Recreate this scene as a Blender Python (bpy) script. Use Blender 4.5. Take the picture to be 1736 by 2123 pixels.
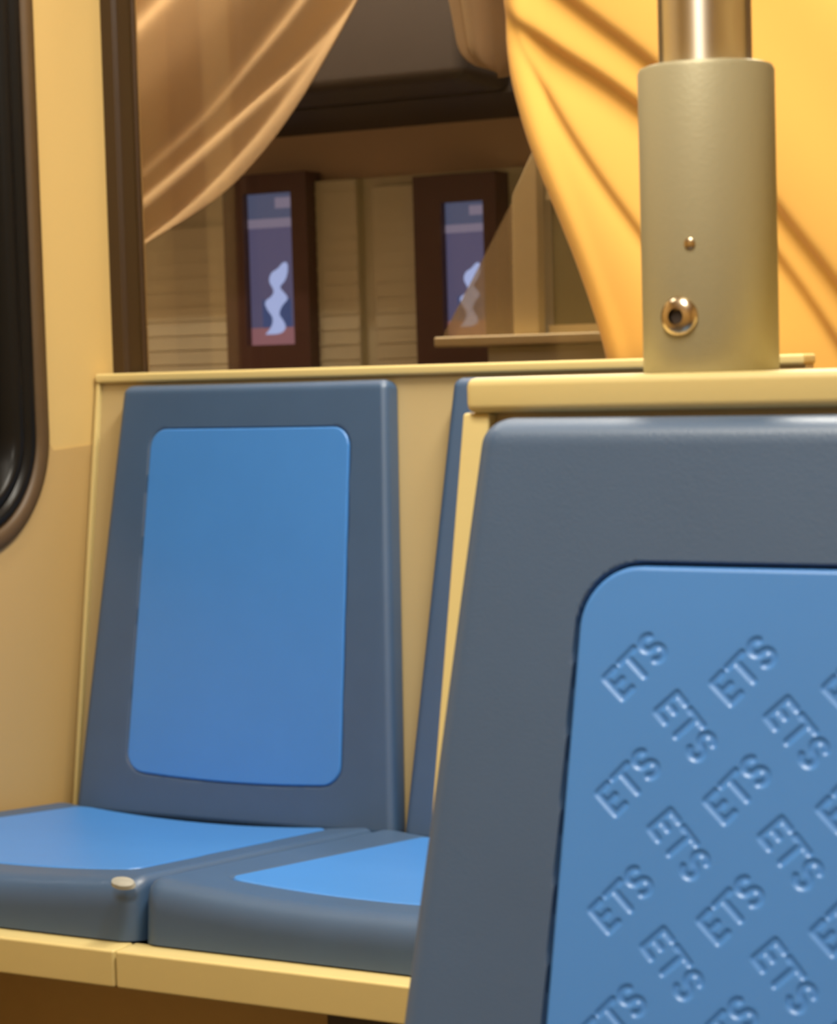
import bpy, math
import numpy as np
from mathutils import Matrix, Vector

for o in list(bpy.data.objects):
    bpy.data.objects.remove(o)
S = bpy.context.scene
COL = S.collection

# ------------------------------------------------------------------ camera
F = 4600.0 / 1736.0
cam_d = bpy.data.cameras.new('camera')
cam = bpy.data.objects.new('camera', cam_d)
COL.objects.link(cam)
cam_d.sensor_fit = 'HORIZONTAL'
cam_d.sensor_width = 36.0
cam_d.lens = 36.0 * F
right = Vector((0.883, 0.469, -0.028)).normalized()
down = Vector((0.006, -0.070, -0.998)).normalized()
fwd = right.cross(down).normalized()
down = fwd.cross(right).normalized()
cam.matrix_world = Matrix(((right.x, -down.x, -fwd.x, 0.0),
                           (right.y, -down.y, -fwd.y, 0.0),
                           (right.z, -down.z, -fwd.z, 1.0),
                           (0, 0, 0, 1)))
cam_d.clip_start = 0.02
cam_d.dof.use_dof = True
cam_d.dof.focus_distance = 1.35
cam_d.dof.aperture_fstop = 24.0
S.camera = cam

# ------------------------------------------------------------------ world, lamps, exposure
w = bpy.data.worlds.new('night')
S.world = w
w.use_nodes = True
w.node_tree.nodes['Background'].inputs[0].default_value = (0.010, 0.012, 0.018, 1)
w.node_tree.nodes['Background'].inputs[1].default_value = 1.0
S.view_settings.view_transform = 'Standard'
S.view_settings.look = 'None'
S.view_settings.gamma = 1.0
S.view_settings.use_curve_mapping = False
S.view_settings.exposure = 0.0


def area(name, loc, size, power, col, rot=(0, 0, 0)):
    d = bpy.data.lights.new(name, 'AREA')
    d.shape = 'RECTANGLE'
    d.size, d.size_y = size
    d.energy = power
    d.color = col
    o = bpy.data.objects.new(name, d)
    o.location = loc
    o.rotation_euler = rot
    COL.objects.link(o)
    return o


WARM = (1.0, 0.94, 0.82)
area('aisle_ceiling_lamp', (-0.60, 1.95, 2.24), (0.24, 0.9), 41.0, WARM)
area('window_side_fill_light', (-1.30, 1.30, 2.24), (0.18, 1.3), 9.0, WARM)  # unseen light, added to give the curtain folds contrast
area('front_ceiling_lamp', (-0.30, 0.08, 2.24), (0.22, 0.7), 33.0, WARM)
area('rear_room_lamp', (-1.75, 3.05, 2.20), (1.2, 0.3), 42.0, (1.0, 0.93, 0.80))
area('curtain_graze_light', (-1.85, 2.585, 2.24), (1.3, 0.05), 20.0, (1.0, 0.90, 0.72))  # added strip that grazes the dim curtain so its folds stand out


# ------------------------------------------------------------------ materials
def mat(name, col, rough=0.5, metal=0.0, spec=0.5, noise=0.0, nscale=40.0, bump=0.0, bscale=400.0,
        emit=None, sheen=0.0, stretch=None):
    m = bpy.data.materials.new(name)
    m.use_nodes = True
    nt = m.node_tree
    b = nt.nodes['Principled BSDF']
    b.inputs['Base Color'].default_value = (*col, 1)
    b.inputs['Roughness'].default_value = rough
    b.inputs['Metallic'].default_value = metal
    b.inputs['Specular IOR Level'].default_value = spec
    if sheen:
        b.inputs['Sheen Weight'].default_value = sheen
    tc = nt.nodes.new('ShaderNodeTexCoord')
    mp = nt.nodes.new('ShaderNodeMapping')
    nt.links.new(tc.outputs['Object'], mp.inputs['Vector'])
    if stretch:
        mp.inputs['Scale'].default_value = stretch
    if noise:
        n = nt.nodes.new('ShaderNodeTexNoise')
        n.inputs['Scale'].default_value = nscale
        n.inputs['Detail'].default_value = 4
        nt.links.new(mp.outputs[0], n.inputs['Vector'])
        r = nt.nodes.new('ShaderNodeMix')
        r.data_type = 'RGBA'
        r.inputs[6].default_value = (*[c * (1 - noise) for c in col], 1)
        r.inputs[7].default_value = (*[min(1, c * (1 + noise)) for c in col], 1)
        nt.links.new(n.outputs['Fac'], r.inputs[0])
        nt.links.new(r.outputs[2], b.inputs['Base Color'])
    if bump:
        n = nt.nodes.new('ShaderNodeTexNoise')
        n.inputs['Scale'].default_value = bscale
        nt.links.new(mp.outputs[0], n.inputs['Vector'])
        bp = nt.nodes.new('ShaderNodeBump')
        bp.inputs['Strength'].default_value = bump
        bp.inputs['Distance'].default_value = 0.001
        nt.links.new(n.outputs['Fac'], bp.inputs['Height'])
        nt.links.new(bp.outputs[0], b.inputs['Normal'])
    if emit:
        b.inputs['Emission Color'].default_value = (*emit[0], 1)
        b.inputs['Emission Strength'].default_value = emit[1]
    return m


def glass_mat(name, tint, gloss=0.06, haze=None):
    m = bpy.data.materials.new(name)
    m.use_nodes = True
    nt = m.node_tree
    nt.nodes.clear()
    out = nt.nodes.new('ShaderNodeOutputMaterial')
    tr = nt.nodes.new('ShaderNodeBsdfTransparent')
    tr.inputs[0].default_value = (*tint, 1)
    gl = nt.nodes.new('ShaderNodeBsdfGlossy')
    gl.inputs['Roughness'].default_value = 0.03
    mx = nt.nodes.new('ShaderNodeMixShader')
    mx.inputs[0].default_value = gloss
    nt.links.new(tr.outputs[0], mx.inputs[1])
    nt.links.new(gl.outputs[0], mx.inputs[2])
    last = mx
    if haze:
        df = nt.nodes.new('ShaderNodeBsdfDiffuse')
        df.inputs[0].default_value = (*haze[0], 1)
        m2 = nt.nodes.new('ShaderNodeMixShader')
        m2.inputs[0].default_value = haze[1]
        nt.links.new(mx.outputs[0], m2.inputs[1])
        nt.links.new(df.outputs[0], m2.inputs[2])
        last = m2
    nt.links.new(last.outputs[0], out.inputs['Surface'])
    return m


M = dict(
    wall=mat('cream_wall_panel', (0.62, 0.435, 0.165), 0.45, noise=0.02, nscale=3, bump=0.05, bscale=300),
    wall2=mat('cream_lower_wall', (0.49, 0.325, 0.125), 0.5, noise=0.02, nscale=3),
    ceil=mat('ceiling_white', (0.80, 0.72, 0.55), 0.6, noise=0.02, nscale=3),
    floor=mat('floor_vinyl', (0.10, 0.09, 0.08), 0.6, noise=0.2, nscale=60),
    beige=mat('beige_partition', (0.49, 0.375, 0.185), 0.42, noise=0.03, nscale=8, bump=0.08, bscale=500),
    rail=mat('beige_moulded_rail', (0.67, 0.54, 0.235), 0.38, noise=0.03, nscale=12, bump=0.06, bscale=500),
    shell=mat('slate_seat_shell', (0.041, 0.092, 0.186), 0.46, spec=0.9, noise=0.10, nscale=14, bump=0.12, bscale=900),
    pad=mat('blue_seat_pad', (0.048, 0.225, 0.62), 0.42, spec=0.9, noise=0.04, nscale=20, bump=0.06, bscale=900),
    rubber=mat('black_rubber', (0.008, 0.007, 0.006), 0.30, spec=0.18, noise=0.1),
    trim=mat('brown_window_trim', (0.085, 0.046, 0.014), 0.5, noise=0.1),
    frame=mat('dark_brown_frame', (0.042, 0.021, 0.008), 0.4, noise=0.12, nscale=10, stretch=(1, 1, 0.1)),
    steel=mat('brushed_steel', (0.74, 0.68, 0.58), 0.36, metal=1.0, noise=0.03, stretch=(60, 60, 1)),
    socket=mat('satin_grey_socket', (0.41, 0.37, 0.23), 0.5, metal=0.25, noise=0.04, nscale=6, bump=0.1, bscale=700),
    bolt=mat('bolt_steel', (0.60, 0.48, 0.33), 0.25, metal=1.0),
    hole=mat('hex_hole', (0.03, 0.02, 0.015), 0.7),
    curtain=mat('yellow_curtain_cloth', (0.68, 0.375, 0.085), 0.85, spec=0.1, sheen=0.15, noise=0.03, nscale=6, bump=0.1, bscale=900),
    curtain2=mat('tan_curtain_cloth', (0.60, 0.45, 0.25), 0.85, spec=0.1, noise=0.03, nscale=6),
    brown=mat('brown_rear_wall', (0.58, 0.43, 0.29), 0.7, noise=0.08, nscale=3),
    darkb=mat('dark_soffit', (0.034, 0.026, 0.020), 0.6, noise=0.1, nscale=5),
    slat=mat('olive_tan_panel', (0.64, 0.61, 0.44), 0.6, noise=0.06, nscale=8),
    sframe=mat('maroon_display_frame', (0.085, 0.035, 0.028), 0.5, noise=0.1),
    paleb=mat('pale_board', (0.62, 0.50, 0.26), 0.5, noise=0.04),
    olive=mat('dark_olive_board', (0.17, 0.14, 0.055), 0.5, noise=0.08),
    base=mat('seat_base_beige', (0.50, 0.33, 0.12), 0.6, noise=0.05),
    dark=mat('dark_heater', (0.05, 0.035, 0.025), 0.6, noise=0.05),
    glint=mat('painted_glint', (0.34, 0.34, 0.30), 0.4, noise=0.2, nscale=120),
    night=glass_mat('night_window_glass', (0.5, 0.55, 0.6), 0.10),
    glass=glass_mat('rear_window_glass', (0.80, 0.76, 0.74), 0.05),
    hazy=glass_mat('hazy_leaf', (0.80, 0.75, 0.65), 0.04, ((0.75, 0.60, 0.36), 0.28)),
    d_top=mat('display_top_band', (0.02, 0.02, 0.03), 0.4, emit=((0.10, 0.13, 0.24), 1.0)),
    d_mid=mat('display_field', (0.02, 0.02, 0.03), 0.4, emit=((0.12, 0.12, 0.24), 1.0)),
    d_line=mat('display_pale_line', (0.02, 0.02, 0.03), 0.4, emit=((0.28, 0.26, 0.38), 1.0)),
    d_blue=mat('display_deep_blue', (0.02, 0.02, 0.03), 0.4, emit=((0.05, 0.10, 0.28), 1.0)),
    d_fig=mat('display_pale_figure', (0.02, 0.02, 0.03), 0.4, emit=((0.44, 0.58, 1.0), 1.3)),
    d_pink=mat('display_pink_band', (0.02, 0.02, 0.03), 0.4, emit=((0.36, 0.17, 0.20), 1.0)),
)


nt = M['steel'].node_tree
tg = nt.nodes.new('ShaderNodeTangent')
tg.direction_type = 'RADIAL'
tg.axis = 'Z'
pb = nt.nodes['Principled BSDF']
nt.links.new(tg.outputs[0], pb.inputs['Tangent'])
pb.inputs['Anisotropic'].default_value = 0.85
pb.inputs['Anisotropic Rotation'].default_value = 0.25


# ------------------------------------------------------------------ helpers
def obj(name, verts, faces, m, parent=None, smooth=False, bevel=0.0, seg=3, auto=None):
    me = bpy.data.meshes.new(name)
    me.from_pydata([tuple(v) for v in verts], [], [tuple(f) for f in faces])
    me.validate()
    me.update()
    if smooth:
        me.polygons.foreach_set('use_smooth', [True] * len(me.polygons))
    me.materials.append(m)
    o = bpy.data.objects.new(name, me)
    COL.objects.link(o)
    if parent:
        o.parent = parent
    if bevel:
        b = o.modifiers.new('b', 'BEVEL')
        b.width = bevel
        b.segments = seg
        b.limit_method = 'ANGLE'
        b.angle_limit = math.radians(35)
        me.polygons.foreach_set('use_smooth', [True] * len(me.polygons))
        wn = o.modifiers.new('w', 'WEIGHTED_NORMAL')
        wn.keep_sharp = True
    return o


def tag(o, label=None, cat=None, group=None, kind=None):
    if label: o['label'] = label
    if cat: o['category'] = cat
    if group: o['group'] = group
    if kind: o['kind'] = kind
    return o


def root(name, loc, label, cat, group=None):
    o = bpy.data.objects.new(name, None)
    o.location = loc
    o.empty_display_size = 0.05
    COL.objects.link(o)
    return tag(o, label, cat, group)


def boxes(bs):
    V, Fc = [], []
    for (x0, x1, y0, y1, z0, z1) in bs:
        n = len(V)
        V += [(x0, y0, z0), (x1, y0, z0), (x1, y1, z0), (x0, y1, z0), (x0, y0, z1), (x1, y0, z1), (x1, y1, z1), (x0, y1, z1)]
        Fc += [(n, n + 3, n + 2, n + 1), (n + 4, n + 5, n + 6, n + 7), (n, n + 1, n + 5, n + 4), (n + 1, n + 2, n + 6, n + 5),
               (n + 2, n + 3, n + 7, n + 6), (n + 3, n, n + 4, n + 7)]
    return V, Fc


def box(name, b, m, parent=None, bevel=0.0, off=(0, 0, 0)):
    V, Fc = boxes([b])
    V = [(v[0] - off[0], v[1] - off[1], v[2] - off[2]) for v in V]
    return obj(name, V, Fc, m, parent, bevel=bevel)


def prism(name, poly, axis, a0, a1, m, parent=None, bevel=0.0, off=(0, 0, 0)):
    """extrude polygon (pairs of the two other axes) along axis from a0 to a1"""
    def mk(p, a):
        v = [0, 0, 0]
        o = [i for i in range(3) if i != axis]
        v[o[0]], v[o[1]], v[axis] = p[0], p[1], a
        return (v[0] - off[0], v[1] - off[1], v[2] - off[2])
    n = len(poly)
    V = [mk(p, a0) for p in poly] + [mk(p, a1) for p in poly]
    Fc = [tuple(range(n))[::-1], tuple(range(n, 2 * n))] + [(i, (i + 1) % n, n + (i + 1) % n, n + i) for i in range(n)]
    o = obj(name, V, Fc, m, parent, bevel=0)
    import bmesh
    bm = bmesh.new()
    bm.from_mesh(o.data)
    bmesh.ops.recalc_face_normals(bm, faces=bm.faces)
    bm.to_mesh(o.data)
    bm.free()
    if bevel:
        b = o.modifiers.new('b', 'BEVEL')
        b.width = bevel
        b.segments = 3
        b.limit_method = 'ANGLE'
        b.angle_limit = math.radians(35)
        o.data.polygons.foreach_set('use_smooth', [True] * len(o.data.polygons))
        o.modifiers.new('w', 'WEIGHTED_NORMAL')
    return o


def lathe(name, prof, m, parent=None, n=64, loc=(0, 0, 0), rot=None):
    V, Fc = [], []
    for (r, z) in prof:
        for k in range(n):
            a = 2 * math.pi * k / n
            V.append(Vector((r * math.cos(a), r * math.sin(a), z)))
    for i in range(len(prof) - 1):
        for k in range(n):
            k2 = (k + 1) % n
            Fc.append((i * n + k, i * n + k2, (i + 1) * n + k2, (i + 1) * n + k))
    Fc.append(tuple(range(n))[::-1])
    Fc.append(tuple((len(prof) - 1) * n + k for k in range(n)))
    if rot is not None:
        V = [rot @ v for v in V]
    V = [v + Vector(loc) for v in V]
    o = obj(name, V, Fc, m, parent, smooth=True)
    e = o.modifiers.new('e', 'EDGE_SPLIT')
    e.split_angle = math.radians(40)
    return o


# ---- tapered rounded slab with a height field, in (x, s, n) space
def sdf_taper(X, Sg, s0, s1, hw, r):
    """signed distance (negative inside) of a tapered rounded box"""
    H = hw(Sg)
    hm = float(hw(0.5 * (s0 + s1)))
    xs = X / H * hm
    cy = 0.5 * (s0 + s1)
    hy = 0.5 * (s1 - s0)
    qx = np.abs(xs) - hm + r
    qy = np.abs(Sg - cy) - hy + r
    return np.hypot(np.maximum(qx, 0), np.maximum(qy, 0)) + np.minimum(np.maximum(qx, qy), 0) - r


def slab_mesh(name, s0, s1, hw, r, nfun, n_back, nx, ns, m, fmap, parent=None, sag=None):
    """grid over the tapered rounded rectangle; nfun(X,S,d) gives the front height, n_back the back of the skirt"""
    t = np.linspace(0, 1, ns)
    # denser rows at both ends
    t = 0.5 - 0.5 * np.cos(np.pi * t) if ns < 200 else t
    sv = s0 + (s1 - s0) * t
    u = np.linspace(-1, 1, nx)
    if nx < 200:
        u = np.sin(u * np.pi / 2) * 0.6 + u * 0.4
    rr = np.minimum(np.minimum(sv - s0, s1 - sv), r)
    cut = r - np.sqrt(np.maximum(r * r - (r - rr) ** 2, 0))
    H = hw(sv) - cut
    X = H[:, None] * u[None, :]
    Sg = np.repeat(sv[:, None], nx, 1)
    d = -sdf_taper(X, Sg, s0, s1, hw, r)
    d = np.maximum(d, 0)
    N = nfun(X, Sg, d)
    if sag is not None:
        Sg = Sg + sag(X, Sg)
    front = np.stack([X, Sg, N], -1).reshape(-1, 3)
    idx = np.arange(nx * ns).reshape(ns, nx)
    q = np.stack([idx[:-1, :-1], idx[:-1, 1:], idx[1:, 1:], idx[1:, :-1]], -1).reshape(-1, 4)
    rim = np.concatenate([idx[0, :], idx[1:, -1], idx[-1, -2::-1], idx[-2:0:-1, 0]])
    back = front[rim].copy()
    back[:, 2] = n_back
    nb = len(front)
    verts = np.concatenate([front, back])
    k = len(rim)
    faces = q.tolist()
    for i in range(k):
        j = (i + 1) % k
        faces.append((int(rim[j]), int(rim[i]), nb + i, nb + j))
    faces.append(tuple(nb + i for i in range(k)))
    P = fmap(verts)
    me = bpy.data.meshes.new(name)
    me.from_pydata(P.tolist(), [], faces)
    me.update()
    me.polygons.foreach_set('use_smooth', [True] * (len(faces) - 1) + [False])
    me.materials.append(m)
    import bmesh
    bm = bmesh.new()
    bm.from_mesh(me)
    bmesh.ops.recalc_face_normals(bm, faces=bm.faces)
    for e in bm.edges:
        if len(e.link_faces) == 2 and e.calc_face_angle(0) > math.radians(50):
            e.smooth = False
    bm.to_mesh(me)
    bm.free()
    o = bpy.data.objects.new(name, me)
    COL.objects.link(o)
    if parent:
        o.parent = parent
    return o


# ------------------------------------------------------------------ seat
TH = math.atan(0.09 / 0.575)
TN = math.atan(0.215)
SH_T = 0.030                       # shell thickness
P0, P1, PR = 0.059, 0.497, 0.024   # pad


def hw_shell(s): return 0.1955 + 0.072 * np.asarray(s)
def hw_pad(s): return 0.1455 + 0.024 * np.asarray(s)
def pad_sag(X, Sg): return 0.006 * np.clip((Sg - 0.3) / 0.2, 0, 1) ** 2 * np.clip(1 - (X / 0.15) ** 2, 0, 1)


def cove(d, b):
    dd = np.minimum(d, b)
    return b - np.sqrt(np.maximum(b * b - (b - dd) ** 2, 0))


def shell_n(X, Sg, d):
    b = 0.010
    n = SH_T - cove(d, b)
    top = np.minimum(Sg, 0.014)
    n = n - (0.014 - np.sqrt(np.maximum(0.014 ** 2 - (0.014 - top) ** 2, 0))) * 0.6
    # gentle hollow
    n = n - 0.004 * np.clip(1 - (X / 0.2) ** 2, 0, 1)
    dp = -sdf_taper(X, Sg - pad_sag(X, Sg), P0 - 0.0016, P1 + 0.0016, lambda s: hw_pad(s) + 0.0016, PR + 0.0016)
    n = n - 0.0045 * np.clip(dp / (0.0006 if X.shape[0] > 300 else 0.0028), 0, 1)
    return n


def pad_n(rise, text):
    def f(X, Sg, d):
        n = SH_T + rise - 0.004 * np.clip(1 - (X / 0.2) ** 2, 0, 1)
        b = 0.0022
        n = n - cove(d, b)
        if text:
            n = n - 0.00075 * text_mask(X, Sg)
        return n
    return f


def seg_d(U, W, a, b):
    ax, ay = a
    bx, by = b
    dx, dy = bx - ax, by - ay
    t = np.clip(((U - ax) * dx + (W - ay) * dy) / (dx * dx + dy * dy), 0, 1)
    return np.hypot(U - ax - t * dx, W - ay - t * dy)


def letters():
    segs = []
    # E
    segs += [((-11.6, -5.1), (-11.6, 5.1)), ((-11.6, 5.1), (-6.6, 5.1)), ((-11.6, 0), (-7.1, 0)), ((-11.6, -5.1), (-6.6, -5.1))]
    # T
    segs += [((-3.9, 5.1), (3.9, 5.1)), ((0, 5.1), (0, -5.1))]
    # S
    pts = []
    for k in range(0, 11):
        a = math.radians(30 + 240 * k / 10)
        pts.append((9.2 + 2.7 * math.cos(a), 2.55 + 2.55 * math.sin(a)))
    for k in range(0, 11):
        a = math.radians(90 - 240 * k / 10)
        pts.append((9.2 + 2.7 * math.cos(a), -2.55 + 2.55 * math.sin(a)))
    segs += list(zip(pts[:-1], pts[1:]))
    return [(a, b) for a, b in segs if a != b]


LET = letters()


def text_mask(X, Sg):
    out = np.zeros_like(X)
    jobs = []
    for j in range(9):
        for i in range(7):
            jobs.append((-0.1240 + 0.0417 * i, 0.0962 + 0.0424 * j, +1))
            jobs.append((-0.1030 + 0.0417 * i, 0.1175 + 0.0424 * j, -1))
    for (cx, cs, sg) in jobs:
        if abs(cx) > 0.128 or cs > 0.470:
            continue
        box_ = (np.abs(X - cx) < 0.016) & (np.abs(Sg - cs) < 0.016)
        ii = np.nonzero(box_)
        if len(ii[0]) == 0:
            continue
        dx = (X[ii] - cx) * 1000
        dz = -(Sg[ii] - cs) * 1000
        a = math.radians(47) * sg
        U = dx * math.cos(a) + dz * math.sin(a)
        Wv = -dx * math.sin(a) + dz * math.cos(a)
        dm = np.full(U.shape, 99.0)
        for (p, q) in LET:
            dm = np.minimum(dm, seg_d(U, Wv, p, q))
        v = np.clip((1.55 - dm) / 0.8, 0, 1)
        v = v * v * (3 - 2 * v)
        out[ii] = np.maximum(out[ii], v)
    return out


def back_map(V):
    return np.stack([V[:, 0], -V[:, 2], -V[:, 1]], -1)


def pan_map(V):      # s runs from the back edge (0) forward, n up
    return np.stack([V[:, 0], -V[:, 1], V[:, 2]], -1)


PAN_L = 0.502
PAN_H = 0.064


def hw_pan(s): return 0.2365 + 0 * np.asarray(s)
CS = [0.0, 0.0]      # sideways shift and extra half width of the cushion being built


def hw_cush(s): return 0.1735 + CS[1] + 0.026 * np.asarray(s)


def dip(X, Sg): return -0.012 * np.clip(1 - (X / 0.225) ** 2, 0, 1)


def pan_n(X, Sg, d):
    b = 0.012
    n = PAN_H - cove(d, b) + dip(X, Sg)
    f = np.clip((PAN_L - Sg) / 0.030, 0, 1)
    n = n - 0.020 * (1 - np.sqrt(np.maximum(1 - (1 - f) ** 2, 0)))
    dp = -sdf_taper(X - CS[0], Sg, 0.008, PAN_L - 0.073, lambda s: hw_cush(s) + 0.0015, 0.02)
    n = n - 0.004 * np.clip(dp / 0.001, 0, 1)
    return n


def cush_n(X, Sg, d):
    return PAN_H + 0.001 - cove(d, 0.003) + dip(X + CS[0], Sg)


mesh_cache = {}


def make_seat(xc, y0, zt, th, label, group, lettered=False, cush=(0.0, 0.0), pan_off=-0.024, rail=None):
    """y0: plane of the partition front at the top edge z=0.99"""
    t = root('bus_seat', (xc, y0 - 0.25, 0.0), label, 'seat', group)
    L = zt - 0.4290 if zt > 0.98 else 0.545
    sh = slab_mesh('backrest', 0.0, L, hw_shell, 0.012, shell_n, 0.001, *((520, 700) if lettered else (170, 199)), M['shell'], back_map, t)
    sh.location = (0, 0.25, zt)
    sh.rotation_euler = (-th, 0, 0)
    if lettered:
        pd = slab_mesh('backrest_pad', P0, P1, hw_pad, PR, pad_n(0.0012, True), SH_T - 0.010, 560, 820, M['pad'], back_map, sh, pad_sag)
        pd['label'] = 'blue pad embossed with repeated slanting letters ETS'
    else:
        pd = slab_mesh('backrest_pad', P0, P1, hw_pad, PR, pad_n(0.0012, False), SH_T - 0.010, 90, 130, M['pad'], back_map, sh, pad_sag)
    tilt = math.radians(-5.4)
    CS[:] = cush
    pn = slab_mesh('seat_pan', 0.0, PAN_L, hw_pan, 0.022, pan_n, 0.0, 110, 150, M['shell'], pan_map, t)
    pn.location = (pan_off, 0.25 - (0.118 if y0 > 1 else 0.124), 0.4582 - PAN_H - 0.004)
    pn.rotation_euler = (tilt, 0, 0)
    cu = slab_mesh('seat_cushion', 0.010, PAN_L - 0.075, hw_cush, 0.02, cush_n, PAN_H - 0.018, 80, 100, M['pad'], pan_map, pn)
    cu.location.x = CS[0]
    if rail:
        x0, x1 = rail
        rl = box('front_rail', (x0 - xc, x1 - xc, -0.387 - 0.008, -0.387 + 0.028, 0.398, 0.4355), M['rail'], t, bevel=0.003)
        rl['label'] = 'cream front rail below the seat pan'
    return t, pn


# ------------------------------------------------------------------ the setting
def plain(name, b, m):
    return tag(box(name, b, m), kind='structure')


plain('floor', (-3.4, 1.4, -1.4, 3.8, -0.05, 0.0), M['floor'])
plain('ceiling', (-1.80, 1.30, -1.3, 2.52, 2.27, 2.32), M['ceil'])
plain('wall_right', (1.25, 1.30, -1.3, 2.52, 0.0, 2.27), M['wall'])
plain('wall_front', (-1.80, 1.30, -1.30, -1.25, 0.0, 2.27), M['wall'])

# left wall with an opening for the window
WY0, WY1, WZ0, WZ1, WR = 1.18, 2.290, 0.782, 1.72, 0.150


def rrect(y0, y1, z0, z1, r, n=16):
    pts = []
    for (cy, cz, a0) in ((y1 - r, z1 - r, 0), (y0 + r, z1 - r, 90), (y0 + r, z0 + r, 180), (y1 - r, z0 + r, 270)):
        for k in range(n + 1):
            a = math.radians(a0 + 90 * k / n)
            pts.append((cy + r * math.cos(a), cz + r * math.sin(a)))
    return pts


def wall_with_hole(name, x0, x1, Y0, Y1, Z0, Z1, hole, m):
    n = len(hole)
    cy = sum(p[0] for p in hole) / n
    cz = sum(p[1] for p in hole) / n
    outer = []
    for (y, z) in hole:   # project radially on the outer rectangle
        dy, dz = y - cy, z - cz
        ts = []
        if dy > 1e-9: ts.append((Y1 - cy) / dy)
        if dy < -1e-9: ts.append((Y0 - cy) / dy)
        if dz > 1e-9: ts.append((Z1 - cz) / dz)
        if dz < -1e-9: ts.append((Z0 - cz) / dz)
        t = min(ts)
        outer.append([cy + dy * t, cz + dz * t])
    # snap the nearest outer vertex to each corner
    for c in ((Y0, Z0), (Y0, Z1), (Y1, Z0), (Y1, Z1)):
        i = min(range(n), key=lambda k: (outer[k][0] - c[0]) ** 2 + (outer[k][1] - c[1]) ** 2)
        outer[i] = list(c)
    V = [(x1, *p) for p in hole] + [(x1, *p) for p in outer] + [(x0, *p) for p in hole] + [(x0, *p) for p in outer]
    Fc = []
    for i in range(n):
        j = (i + 1) % n
        Fc += [(i, n + i, n + j, j), (2 * n + i, 2 * n + j, 3 * n + j, 3 * n + i), (i, j, 2 * n + j, 2 * n + i),
               (n + i, 3 * n + i, 3 * n + j, n + j)]
    o = obj(name, V, Fc, m)
    import bmesh
    bm = bmesh.new(); bm.from_mesh(o.data)
    bmesh.ops.recalc_face_normals(bm, faces=bm.faces)
    bm.to_mesh(o.data); bm.free()
    return o


tag(wall_with_hole('wall_left', -1.80, -1.76, -1.3, 2.525, 0.0, 2.27, rrect(WY0 + 0.01, WY1 - 0.01, WZ0 + 0.01, WZ1 - 0.01, WR - 0.01), M['wall']),
    kind='structure')

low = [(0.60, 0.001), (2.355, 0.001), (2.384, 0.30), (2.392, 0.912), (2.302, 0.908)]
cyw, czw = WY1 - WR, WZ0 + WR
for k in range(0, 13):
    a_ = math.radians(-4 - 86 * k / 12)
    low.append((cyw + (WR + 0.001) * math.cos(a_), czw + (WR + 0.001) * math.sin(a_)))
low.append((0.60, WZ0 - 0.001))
tag(prism('wall_left_lower', low, 0, -1.7599, -1.7585, M['wall2']), kind='structure')  # lower left wall, a darker cream than the wall above


def ring_sweep(name, prof, m, parent=None, n=24):
    """profile (inset from the opening edge, height out of the wall) swept round the window"""
    V, Fc = [], []
    rings = []
    for (ins, h) in prof:
        p = rrect(WY0 + ins, WY1 - ins, WZ0 + ins, WZ1 - ins, max(WR - ins, 0.01), n)
        rings.append(len(V))
        V += [(-1.76 + h, y, z) for (y, z) in p]
    k = len(p)
    for a in range(len(prof)):
        b = (a + 1) % len(prof)
        for i in range(k):
            j = (i + 1) % k
            Fc.append((rings[a] + i, rings[a] + j, rings[b] + j, rings[b] + i))
    o = obj(name, V, Fc, m, parent, smooth=True)
    import bmesh
    bm = bmesh.new(); bm.from_mesh(o.data)
    bmesh.ops.recalc_face_normals(bm, faces=bm.faces)
    bm.to_mesh(o.data); bm.free()
    e = o.modifiers.new('e', 'EDGE_SPLIT'); e.split_angle = math.radians(60)
    return o


win = tag(root('window_1', (-1.76, 1.7, 1.2), 'dark night window with rounded corners in the left wall', 'window'), kind='structure')
win.location = (0, 0, 0)
ring_sweep('window_trim', [(0, 0.0005), (0.001, 0.005), (0.005, 0.009), (0.014, 0.010), (0.022, 0.008), (0.026, 0.003), (0.030, -0.02), (0.0, -0.02)], M['trim'], win)
ring_sweep('window_gasket', [(0.0265, -0.02), (0.0265, 0.003), (0.030, 0.007), (0.036, 0.008), (0.041, 0.005), (0.045, 0.001), (0.049, 0.004),
                             (0.055, 0.006), (0.061, 0.004), (0.066, -0.002), (0.072, -0.020)], M['rubber'], win)
p = rrect(WY0 + 0.06, WY1 - 0.06, WZ0 + 0.06, WZ1 - 0.06, WR - 0.06)
prism('window_glass', p, 0, -1.785, -1.779, M['night'], win)

# rear window: post, sill wall, header, pane
tag(prism('trim_1', [(-1.7600, 2.440), (-1.7410, 2.440), (-1.7385, 2.4445), (-1.7345, 2.4460), (-1.7160, 2.4450), (-1.7120, 2.4410), (-1.7085, 2.4420), (-1.7090, 2.4500), (-1.7600, 2.4520)],
          2, 0.0, 2.27, M['frame'], bevel=0.001), kind='structure')
plain('wall_back', (-1.706, 1.25, 2.47, 2.52, 0.0, 0.90), M['wall'])
plain('trim_2', (-1.706, 1.25, 2.47, 2.52, 1.95, 2.27), M['wall'])
w2 = box('window_2', (-1.7595, 1.25, 2.522, 2.526, 0.90, 1.95), M['glass'])
tag(w2, 'wide rear window pane behind the seats', 'window', kind='structure')

# the room behind the pane
plain('wall_rear_room', (-3.35, 0.65, 3.64, 3.70, 0.0, 2.30), M['brown'])
plain('wall_rear_room_left', (-3.35, -3.30, 2.55, 3.64, 0.0, 2.30), M['brown'])
plain('wall_rear_room_right', (0.60, 0.65, 2.55, 3.64, 0.0, 2.30), M['brown'])
plain('wall_rear_room_return', (-3.30, -1.80, 2.53, 2.56, 0.0, 2.30), M['brown'])
plain('ceiling_rear_room', (-3.35, 0.65, 2.53, 3.70, 2.30, 2.34), M['darkb'])

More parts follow.
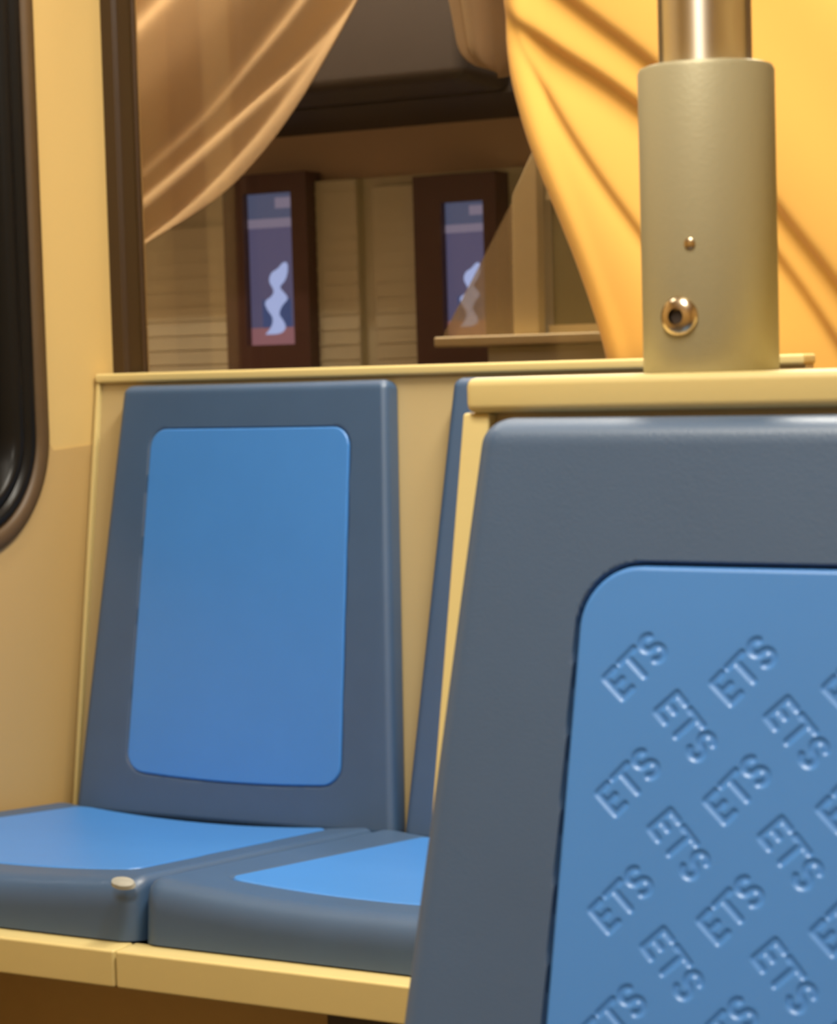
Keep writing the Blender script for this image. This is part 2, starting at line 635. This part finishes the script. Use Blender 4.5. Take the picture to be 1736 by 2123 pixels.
# ------------------------------------------------------------------ partitions
def partition(xl, xr, yf, label, group, far):
    """yf: front of the top rail; panel front raked, back upright"""
    t = root('seat_partition', ((xl + xr) / 2, yf + 0.03, 0.0), label, 'partition', group)
    ox, oy = t.location.x, t.location.y
    depth = 0.038 if far else 0.054
    zt, zl = (1.0045, 0.9922) if far else (0.9955, 0.9815)
    tf = math.tan(TH if far else TN)
    tg_ = tf if far else 0.235
    zb = 0.40
    poly = [(yf + 0.004, (zl + 0.004)), (yf + 0.004 - ((zl + 0.004) - zb) * tf, zb), (yf + 0.004 - ((zl + 0.004) - zb) * tf, 0.0), (yf + depth - 0.006, 0.0),
            (yf + depth - 0.006, (zl + 0.004))]
    prism('panel', poly, 0, xl, xr, M['beige'], t, bevel=0.001, off=(ox, oy, 0))
    rl = box('top_rail', (xl + (-0.001 if far else 0.0012), xr + 0.001, yf - 0.007, yf + depth, zl, zt), M['rail'], t, bevel=0.0035, off=(ox, oy, 0))
    # raised lip along the left edge, following the rake
    g = 0.0035
    pl = [(yf - g, zl), (yf - g - (zl - zb) * tg_, zb), (yf - g - (zl - zb) * tg_, 0.02), (yf + depth - 0.004, 0.02), (yf + depth - 0.004, zl)]
    prism('edge_trim', pl, 0, xl - 0.0015, xl + (0.0045 if far else 0.0105), M['rail'], t, bevel=0.0012, off=(ox, oy, 0))
    return t


FAR, NEAR = 2.400, 0.800
partition(-1.7555, -0.785, FAR, 'cream seat partition with a slim top ledge, against the left wall below the curtains', 'seat partitions', True)
partition(-0.4020, 0.560, NEAR, 'nearest cream partition with the thick rail carrying the grab pole', 'seat partitions', False)

# ------------------------------------------------------------------ seats
G = 'moulded blue bus seats'
s1, pn1 = make_seat(-1.500, FAR, 0.9853, TH, 'grey and blue seat beside the left wall, its whole plain blue back pad showing', G, pan_off=-0.0210, cush=(-0.011, 0.011),
                    rail=(-1.758, -1.2915))
s2, pn2 = make_seat(-1.018, FAR, 0.9853, TH, 'seat right of the wall seat, mostly hidden behind the nearest seat', G,
                    pan_off=-0.0250, rail=(-1.2895, -0.790))
s3, pn3 = make_seat(-0.1885, NEAR, 0.9767, TN, 'large nearest seat with slanting ETS letters all over its blue back pad', G, lettered=True, pan_off=0.0)
cp = lathe('corner_glint', [(0.0005, 0.0016), (0.006, 0.0012), (0.0095, 0.0), (0.0105, -0.004)], M['glint'], s1, n=20, loc=(0, 0, 0))  # pale disc standing in for a glossy highlight on the pan corner
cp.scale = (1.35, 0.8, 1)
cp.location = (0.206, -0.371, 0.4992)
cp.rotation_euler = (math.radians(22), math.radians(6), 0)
cp['label'] = 'pale painted highlight on the front corner'

# base below the far seats
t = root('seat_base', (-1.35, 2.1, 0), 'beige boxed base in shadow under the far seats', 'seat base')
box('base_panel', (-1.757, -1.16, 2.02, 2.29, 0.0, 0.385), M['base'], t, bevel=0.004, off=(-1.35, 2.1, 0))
hb = box('heater_box', (-1.155, -0.80, 1.93, 2.27, 0.0, 0.36), M['dark'], t, bevel=0.006, off=(-1.35, 2.1, 0))
hb['label'] = 'dark box at the right end'
box('base_bracket', (-1.757, -0.80, 1.85, 2.20, 0.388, 0.397), M['beige'], t, bevel=0.002, off=(-1.35, 2.1, 0))

# ------------------------------------------------------------------ grab pole
PX, PY = -0.3087, 0.827
t = root('grab_pole', (PX, PY, 0.9955), 'vertical steel grab pole in a satin socket on the nearest partition rail', 'pole')
lathe('pole', [(0.0182, 0.02), (0.0182, 1.27)], M['steel'], t, n=96)
lathe('socket', [(0.0262, 0.0), (0.0266, 0.0008), (0.0266, 0.1165), (0.0258, 0.1182), (0.0240, 0.1188), (0.0184, 0.1188), (0.0182, 0.10)], M['socket'], t, n=128)
# bolt and rivet sit on the side of the socket facing the aisle
vd = Vector((0 - PX, 0 - PY, 0)).normalized()
base_a = math.atan2(vd.y, vd.x)


def on_socket(adeg, z, rr):
    a = base_a + math.radians(adeg)
    nrm = Vector((math.cos(a), math.sin(a), 0))
    q = Vector((0, 0, 1)).rotation_difference(nrm).to_matrix()
    return nrm * rr + Vector((0, 0, z)), q


loc, q = on_socket(-27, 0.0215, 0.0258)
b = lathe('socket_bolt', [(0.0078, -0.002), (0.0078, 0.0006), (0.0070, 0.0020), (0.0052, 0.0031), (0.0032, 0.0036), (0.0030, 0.0012), (0.0002, 0.0010)], M['bolt'], t, n=48, loc=loc, rot=q)
b['label'] = 'round steel hex bolt'
loc, q = on_socket(-27, 0.0215, 0.0258 + 0.0016)
hx = lathe('hex_recess', [(0.0029, 0.0), (0.0029, 0.0006)], M['hole'], b, n=6, loc=loc, rot=q)
loc, q = on_socket(-16, 0.0490, 0.0264)
lathe('rivet', [(0.0024, -0.001), (0.0022, 0.0006), (0.0010, 0.0012)], M['bolt'], t, n=24, loc=loc, rot=q)

# ------------------------------------------------------------------ curtains
def poly_dist(X, Z, pts):
    """signed distance to a polyline (positive above / upper right of it)"""
    best = np.full(X.shape, 1e9)
    sgn = np.ones(X.shape)
    for (a, b) in zip(pts[:-1], pts[1:]):
        dx, dz = b[0] - a[0], b[1] - a[1]
        L2 = dx * dx + dz * dz
        tt = np.clip(((X - a[0]) * dx + (Z - a[1]) * dz) / L2, 0, 1)
        d = np.hypot(X - a[0] - tt * dx, Z - a[1] - tt * dz)
        cr = dx * (Z - a[1]) - dz * (X - a[0])
        m = d < best
        best = np.where(m, d, best)
        sgn = np.where(m, np.sign(cr), sgn)
    return best * sgn


def smooth_poly(pts, it=3):
    pts = [tuple(p) for p in pts]
    for _ in range(it):
        q = [pts[0]]
        for a, b in zip(pts[:-1], pts[1:]):
            q += [(0.75 * a[0] + 0.25 * b[0], 0.75 * a[1] + 0.25 * b[1]), (0.25 * a[0] + 0.75 * b[0], 0.25 * a[1] + 0.75 * b[1])]
        q.append(pts[-1])
        pts = q
    return pts


def sheet(name, Xg, Zg, Yg, m, parent=None, th=0.0014):
    ns, nx = Xg.shape
    V = np.stack([Xg, Yg, Zg], -1).reshape(-1, 3)
    idx = np.arange(nx * ns).reshape(ns, nx)
    q = np.stack([idx[:-1, :-1], idx[:-1, 1:], idx[1:, 1:], idx[1:, :-1]], -1).reshape(-1, 4)
    o = obj(name, V.tolist(), q.tolist(), m, parent, smooth=True)
    so = o.modifiers.new('s', 'SOLIDIFY'); so.thickness = th; so.offset = 0
    return o


# yellow curtain
edge = smooth_poly([(-1.10, 1.95), (-1.15, 1.75), (-1.185, 1.58), (-1.187, 1.445), (-1.182, 1.369), (-1.165, 1.303), (-1.147, 1.250), (-1.117, 1.179),
                    (-1.087, 1.102), (-1.058, 1.008), (-1.050, 0.92)], 2)
ez = np.array([p[1] for p in edge])[::-1]
ex = np.array([p[0] for p in edge])[::-1]
rows = np.linspace(0.925, 1.94, 300)
left = np.interp(rows, ez, ex)
u = np.linspace(0, 1, 330) ** 1.25
Xg = left[:, None] + (-0.30 - left[:, None]) * u[None, :]
Zg = np.repeat(rows[:, None], 330, 1)
creases = [
    # polyline, step depth, softness below, how strongly it lasts to the right
    ([(-1.185, 1.47), (-1.172, 1.41), (-1.156, 1.372), (-1.113, 1.299), (-1.065, 1.227), (-0.999, 1.138), (-0.934, 1.039), (-0.88, 0.92)], 0.012, 0.022, 0.0),
    ([(-1.19, 1.44), (-1.172, 1.420), (-1.111, 1.374), (-1.056, 1.338), (-0.995, 1.290), (-0.930, 1.229), (-0.837, 1.113), (-0.768, 1.011), (-0.72, 0.92)], 0.026, 0.040, 0.5),
    ([(-1.17, 1.53), (-1.141, 1.474), (-1.085, 1.426), (-0.994, 1.355), (-0.917, 1.279), (-0.837, 1.168), (-0.767, 1.080), (-0.66, 0.92)], 0.024, 0.024, 0.0),
]
Y = np.zeros_like(Xg)
for pts, A, wd, fr in creases:
    d = poly_dist(Xg, Zg, smooth_poly(pts, 2))
    fade = np.clip((Xg + 1.20) / 0.07, 0.25, 1) * (1 - fr * np.clip((Xg + 0.95) / 0.12, 0, 1))
    step = 1 / (1 + np.exp(-d / 0.0032))
    below = A * np.exp(np.minimum(d, 0) / wd)
    above = 0.15 * A * np.exp(-np.maximum(d, 0) / 0.02)
    Y += fade * ((1 - step) * below - step * above * 0.6)
Y += 0.003 * np.sin((Xg * 0.77 + Zg * 0.64) * 30 + 1.0) + 0.003 * np.sin(Xg * 17 + Zg * 9)
# rolled hem on the leading edge
dl = Xg - left[:, None]
Y += 0.010 * np.exp(-dl / 0.006) - 0.003 * np.exp(-((dl - 0.02) / 0.012) ** 2)
Y = np.clip(Y, -0.022, 0.045)
t = root('curtain', (-0.9, 2.47, 0.92), 'bright yellow curtain drawn aside behind the grab pole', 'curtain', 'window curtains')
o = sheet('curtain_cloth', Xg + 0.9, Zg - 0.92, Y + 0.0, M['curtain'], t)
# bunched curtain end hanging behind the pane
zz = np.linspace(0, 1, 90) ** 1.6
aa = np.linspace(0, 2 * math.pi, 120)
A_, Z_ = np.meshgrid(aa, zz)
hb_ = np.clip(1 - (1 - np.clip(Z_ / 0.075, 0, 1)) ** 2.6, 0.0, 1) ** 0.45
lean = np.clip(1 - Z_ / 0.35, 0, 1)
cx_ = 0.016 * lean
rx = (0.046 + 0.016 * np.clip(Z_ / 0.3, 0, 1)) * hb_ * (1 + 0.05 * np.cos(7 * A_ + 0.6) + 0.03 * np.cos(12 * A_))
ry = 0.026 * hb_ * (1 + 0.20 * np.cos(7 * A_ + 0.6))
Xs = cx_ + rx * np.cos(A_)
Ys = ry * np.sin(A_)
Zs = 0.55 * Z_ - 0.006 * np.clip(np.cos(A_), -1, 1) * lean
t = root('curtain', (-1.262, 2.585, 1.374), 'bunched rounded curtain end hanging beside the top of the yellow curtain', 'curtain', 'window curtains')
sheet('curtain_cloth', Xs, Zs, Ys, M['curtain2'], t)

# dim curtain beyond the pane
edge = smooth_poly([(-1.99, 1.135), (-1.88, 1.160), (-1.806, 1.190), (-1.687, 1.240), (-1.612, 1.297), (-1.548, 1.365), (-1.500, 1.430), (-1.450, 1.500),
                    (-1.40, 1.60), (-1.35, 1.74), (-1.32, 1.94)], 2)
ez = np.array([p[1] for p in edge]); ex = np.array([p[0] for p in edge])
rows = 1.14 + (1.93 - 1.14) * np.linspace(0, 1, 300) ** 1.1
rt = np.interp(rows, ez, ex)
u = np.linspace(0, 1, 260)
xl = -1.99
Xg = xl + (rt[:, None] - xl) * u[None, :]
Zg = np.repeat(rows[:, None], 260, 1)
Y = np.zeros_like(Xg)
for pts, A, wd in [
    ([(-1.98, 1.12), (-1.87, 1.160), (-1.814, 1.198), (-1.764, 1.224), (-1.690, 1.275), (-1.610, 1.340), (-1.54, 1.41), (-1.48, 1.48), (-1.41, 1.60), (-1.35, 1.9)], 0.045, 0.026),
    ([(-1.98, 1.16), (-1.810, 1.261), (-1.725, 1.315), (-1.647, 1.368), (-1.560, 1.428), (-1.46, 1.52), (-1.38, 1.65), (-1.34, 1.9)], 0.050, 0.030),
    ([(-1.98, 1.20), (-1.812, 1.305), (-1.722, 1.362), (-1.64, 1.432), (-1.55, 1.510), (-1.46, 1.62), (-1.40, 1.9)], 0.035, 0.036),
    ([(-1.98, 1.40), (-1.80, 1.50), (-1.70, 1.58), (-1.60, 1.70), (-1.50, 1.9)], 0.030, 0.080),
]:
    d = poly_dist(Xg, Zg, smooth_poly(pts, 2))
    step = 1 / (1 + np.exp(-d / 0.0070))
    Y += step * A * np.exp(-np.maximum(d, 0) / wd) - (1 - step) * 0.18 * A * np.exp(np.minimum(d, 0) / 0.015)
Y = np.clip(Y, -0.03, 0.10)
KX = 1.05
Xg, Zg = Xg * KX, 1 + (Zg - 1) * KX
t = root('curtain', (-1.7, 2.73, 1.1), 'dim tan curtain sweeping down to the left behind the rear pane', 'curtain', 'window curtains')
sheet('curtain_cloth', Xg + 1.7, Zg - 1.1, Y, M['curtain2'], t)

# ------------------------------------------------------------------ what stands in the room behind
YB = 3.64


def wall_panel(x0, x1, z1, label):
    t = root('wall_panel', ((x0 + x1) / 2, YB, 0), label, 'wall panel', 'tan wall panels behind the pane')
    ox = (x0 + x1) / 2
    o = box('panel', (x0 - ox, x1 - ox, -0.035, -0.001, 0.55, z1), M['slat'], t, bevel=0.004)
    bs = []
    k = 0
    z = 0.60
    while z < z1 - 0.02:
        bs.append((x0 - ox + 0.004, x1 - ox - 0.004, -0.0375, -0.034, z, z + 0.004)); z += 0.028
    V, Fc = boxes(bs)
    obj('ribs', V, Fc, M['slat'], t)


wall_panel(-2.565, -2.315, 1.285, 'olive tan wall panel left of the left display, under the dim curtain')
wall_panel(-2.130, -2.035, 1.355, 'tan wall panel touching the right side of the left display')
wall_panel(-2.002, -1.905, 1.338, 'tan wall panel touching the left side of the right display')
wp = plain('trim_3', (-2.70, -1.30, YB - 0.012, YB - 0.0005, 0.55, 1.355), M['slat'])
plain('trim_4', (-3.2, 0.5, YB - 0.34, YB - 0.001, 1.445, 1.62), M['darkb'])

t = root('ceiling_box', (-1.87, 3.35, 1.48), 'dark box hanging above the displays behind the rear pane', 'box')
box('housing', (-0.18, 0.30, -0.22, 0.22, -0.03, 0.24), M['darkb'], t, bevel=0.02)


def display(xc, w0, z0, z1, dx0, dx1, dz0, dz1, label):
    t = root('display_screen', (xc, YB - 0.05, z0), label, 'display', 'tall lit displays behind the pane')
    y = -0.02
    # frame as four bars with a backing
    V, Fc = boxes([(-w0, dx0 - xc, y, 0.035, 0, z1 - z0), (dx1 - xc, w0, y, 0.035, 0, z1 - z0),
                   (dx0 - xc, dx1 - xc, y, 0.035, 0, dz0 - z0), (dx0 - xc, dx1 - xc, y, 0.035, dz1 - z0, z1 - z0),
                   (dx0 - xc, dx1 - xc, 0.0, 0.035, dz0 - z0, dz1 - z0)])
    obj('frame', V, Fc, M['sframe'], t)
    W, H = dx1 - dx0, dz1 - dz0
    ox, oz = dx0 - xc, dz0 - z0

    def rect(name, a, b, c, d, m, lift, par):
        return box(name, (ox + a * W, ox + b * W, -0.001 - lift, -0.0005, oz + c * H, oz + d * H), m, par)
    sc = rect('screen', 0, 1, 0, 1, M['d_mid'], 0.001, t)
    rect('screen_header', 0, 1, 0.78, 1, M['d_top'], 0.0016, sc)
    rect('screen_line', 0, 0.98, 0.775, 0.835, M['d_line'], 0.0022, sc)
    rect('screen_mark', 0.58, 0.95, 0.90, 0.97, M['d_line'], 0.0024, sc)
    rect('screen_footer', 0, 1, 0, 0.115, M['d_pink'], 0.0016, sc)
    rect('screen_field', 0.25, 0.85, 0.115, 0.30, M['d_blue'], 0.0018, sc)
    fig = [(0.30, 0.07), (0.62, 0.07), (0.74, 0.11), (0.68, 0.16), (0.58, 0.20), (0.66, 0.26), (0.80, 0.30), (0.72, 0.34), (0.60, 0.38), (0.74, 0.42), (0.80, 0.48),
           (0.80, 0.54), (0.72, 0.545), (0.60, 0.50), (0.46, 0.48), (0.40, 0.42), (0.52, 0.36), (0.46, 0.32), (0.30, 0.29), (0.34, 0.24), (0.48, 0.18), (0.44, 0.12)]
    pts = smooth_poly(fig + [fig[0]], 2)[:-1]
    prism('screen_figure', [(ox + a * W, oz + b * H) for a, b in pts], 1, -0.0045, -0.0012, M['d_fig'], sc)
    return t


display(-2.215, 0.092, 0.86, 1.372, -2.262, -2.157, 1.052, 1.336, 'left tall display between two tan panels behind the pane')
display(-1.815, 0.083, 0.86, 1.346, -1.842, -1.758, 1.056, 1.296, 'right tall display partly behind the hazy slanted leaf')

# desk with hazy leaf, post and dark board, right part of the view behind the pane
t = root('desk', (-1.30, 3.1, 0.0), 'pale-edged desk top behind the pane, left of the yellow curtain', 'desk')
prism('desk_top', [(-1.566, 3.00), (-0.70, 3.10), (-0.70, 3.45), (-1.54, 3.35)], 2, 1.031, 1.0465, M['paleb'], t, bevel=0.003, off=(-1.30, 3.1, 0))
prism('desk_body', [(-1.495, 3.04), (-0.72, 3.13), (-0.72, 3.42), (-1.48, 3.32)], 2, 0.0, 1.0305, M['slat'], t, bevel=0.003, off=(-1.30, 3.1, 0))
t = root('hazy_screen', (-1.45, 3.08, 1.047), 'hazy slanted leaf with a pale post standing on the desk', 'screen')
prism('leaf', [(-1.582, 1.047), (-1.445, 1.047), (-1.448, 1.262)], 1, 3.060, 3.066, M['hazy'], t, off=(-1.45, 3.08, 1.047))
prism('post', [(-1.455, 1.047), (-1.413, 1.047), (-1.410, 1.332), (-1.452, 1.256)], 1, 3.050, 3.075, M['paleb'], t, bevel=0.002, off=(-1.45, 3.08, 1.047))
t = root('notice_board', (-1.2, 3.12, 1.047), 'dark olive board on the desk beside the pale post', 'board')
box('board', (-1.408, -0.95, 3.092, 3.104, 1.060, 1.250), M['olive'], t, bevel=0.002, off=(-1.2, 3.12, 1.047))
V, Fc = boxes([(-1.412, -0.945, 3.086, 3.110, 1.250, 1.262), (-1.412, -0.945, 3.086, 3.110, 1.0475, 1.060)])
obj('board_rim', [(a + 1.2, b - 3.12, c - 1.047) for a, b, c in V], Fc, M['paleb'], t)
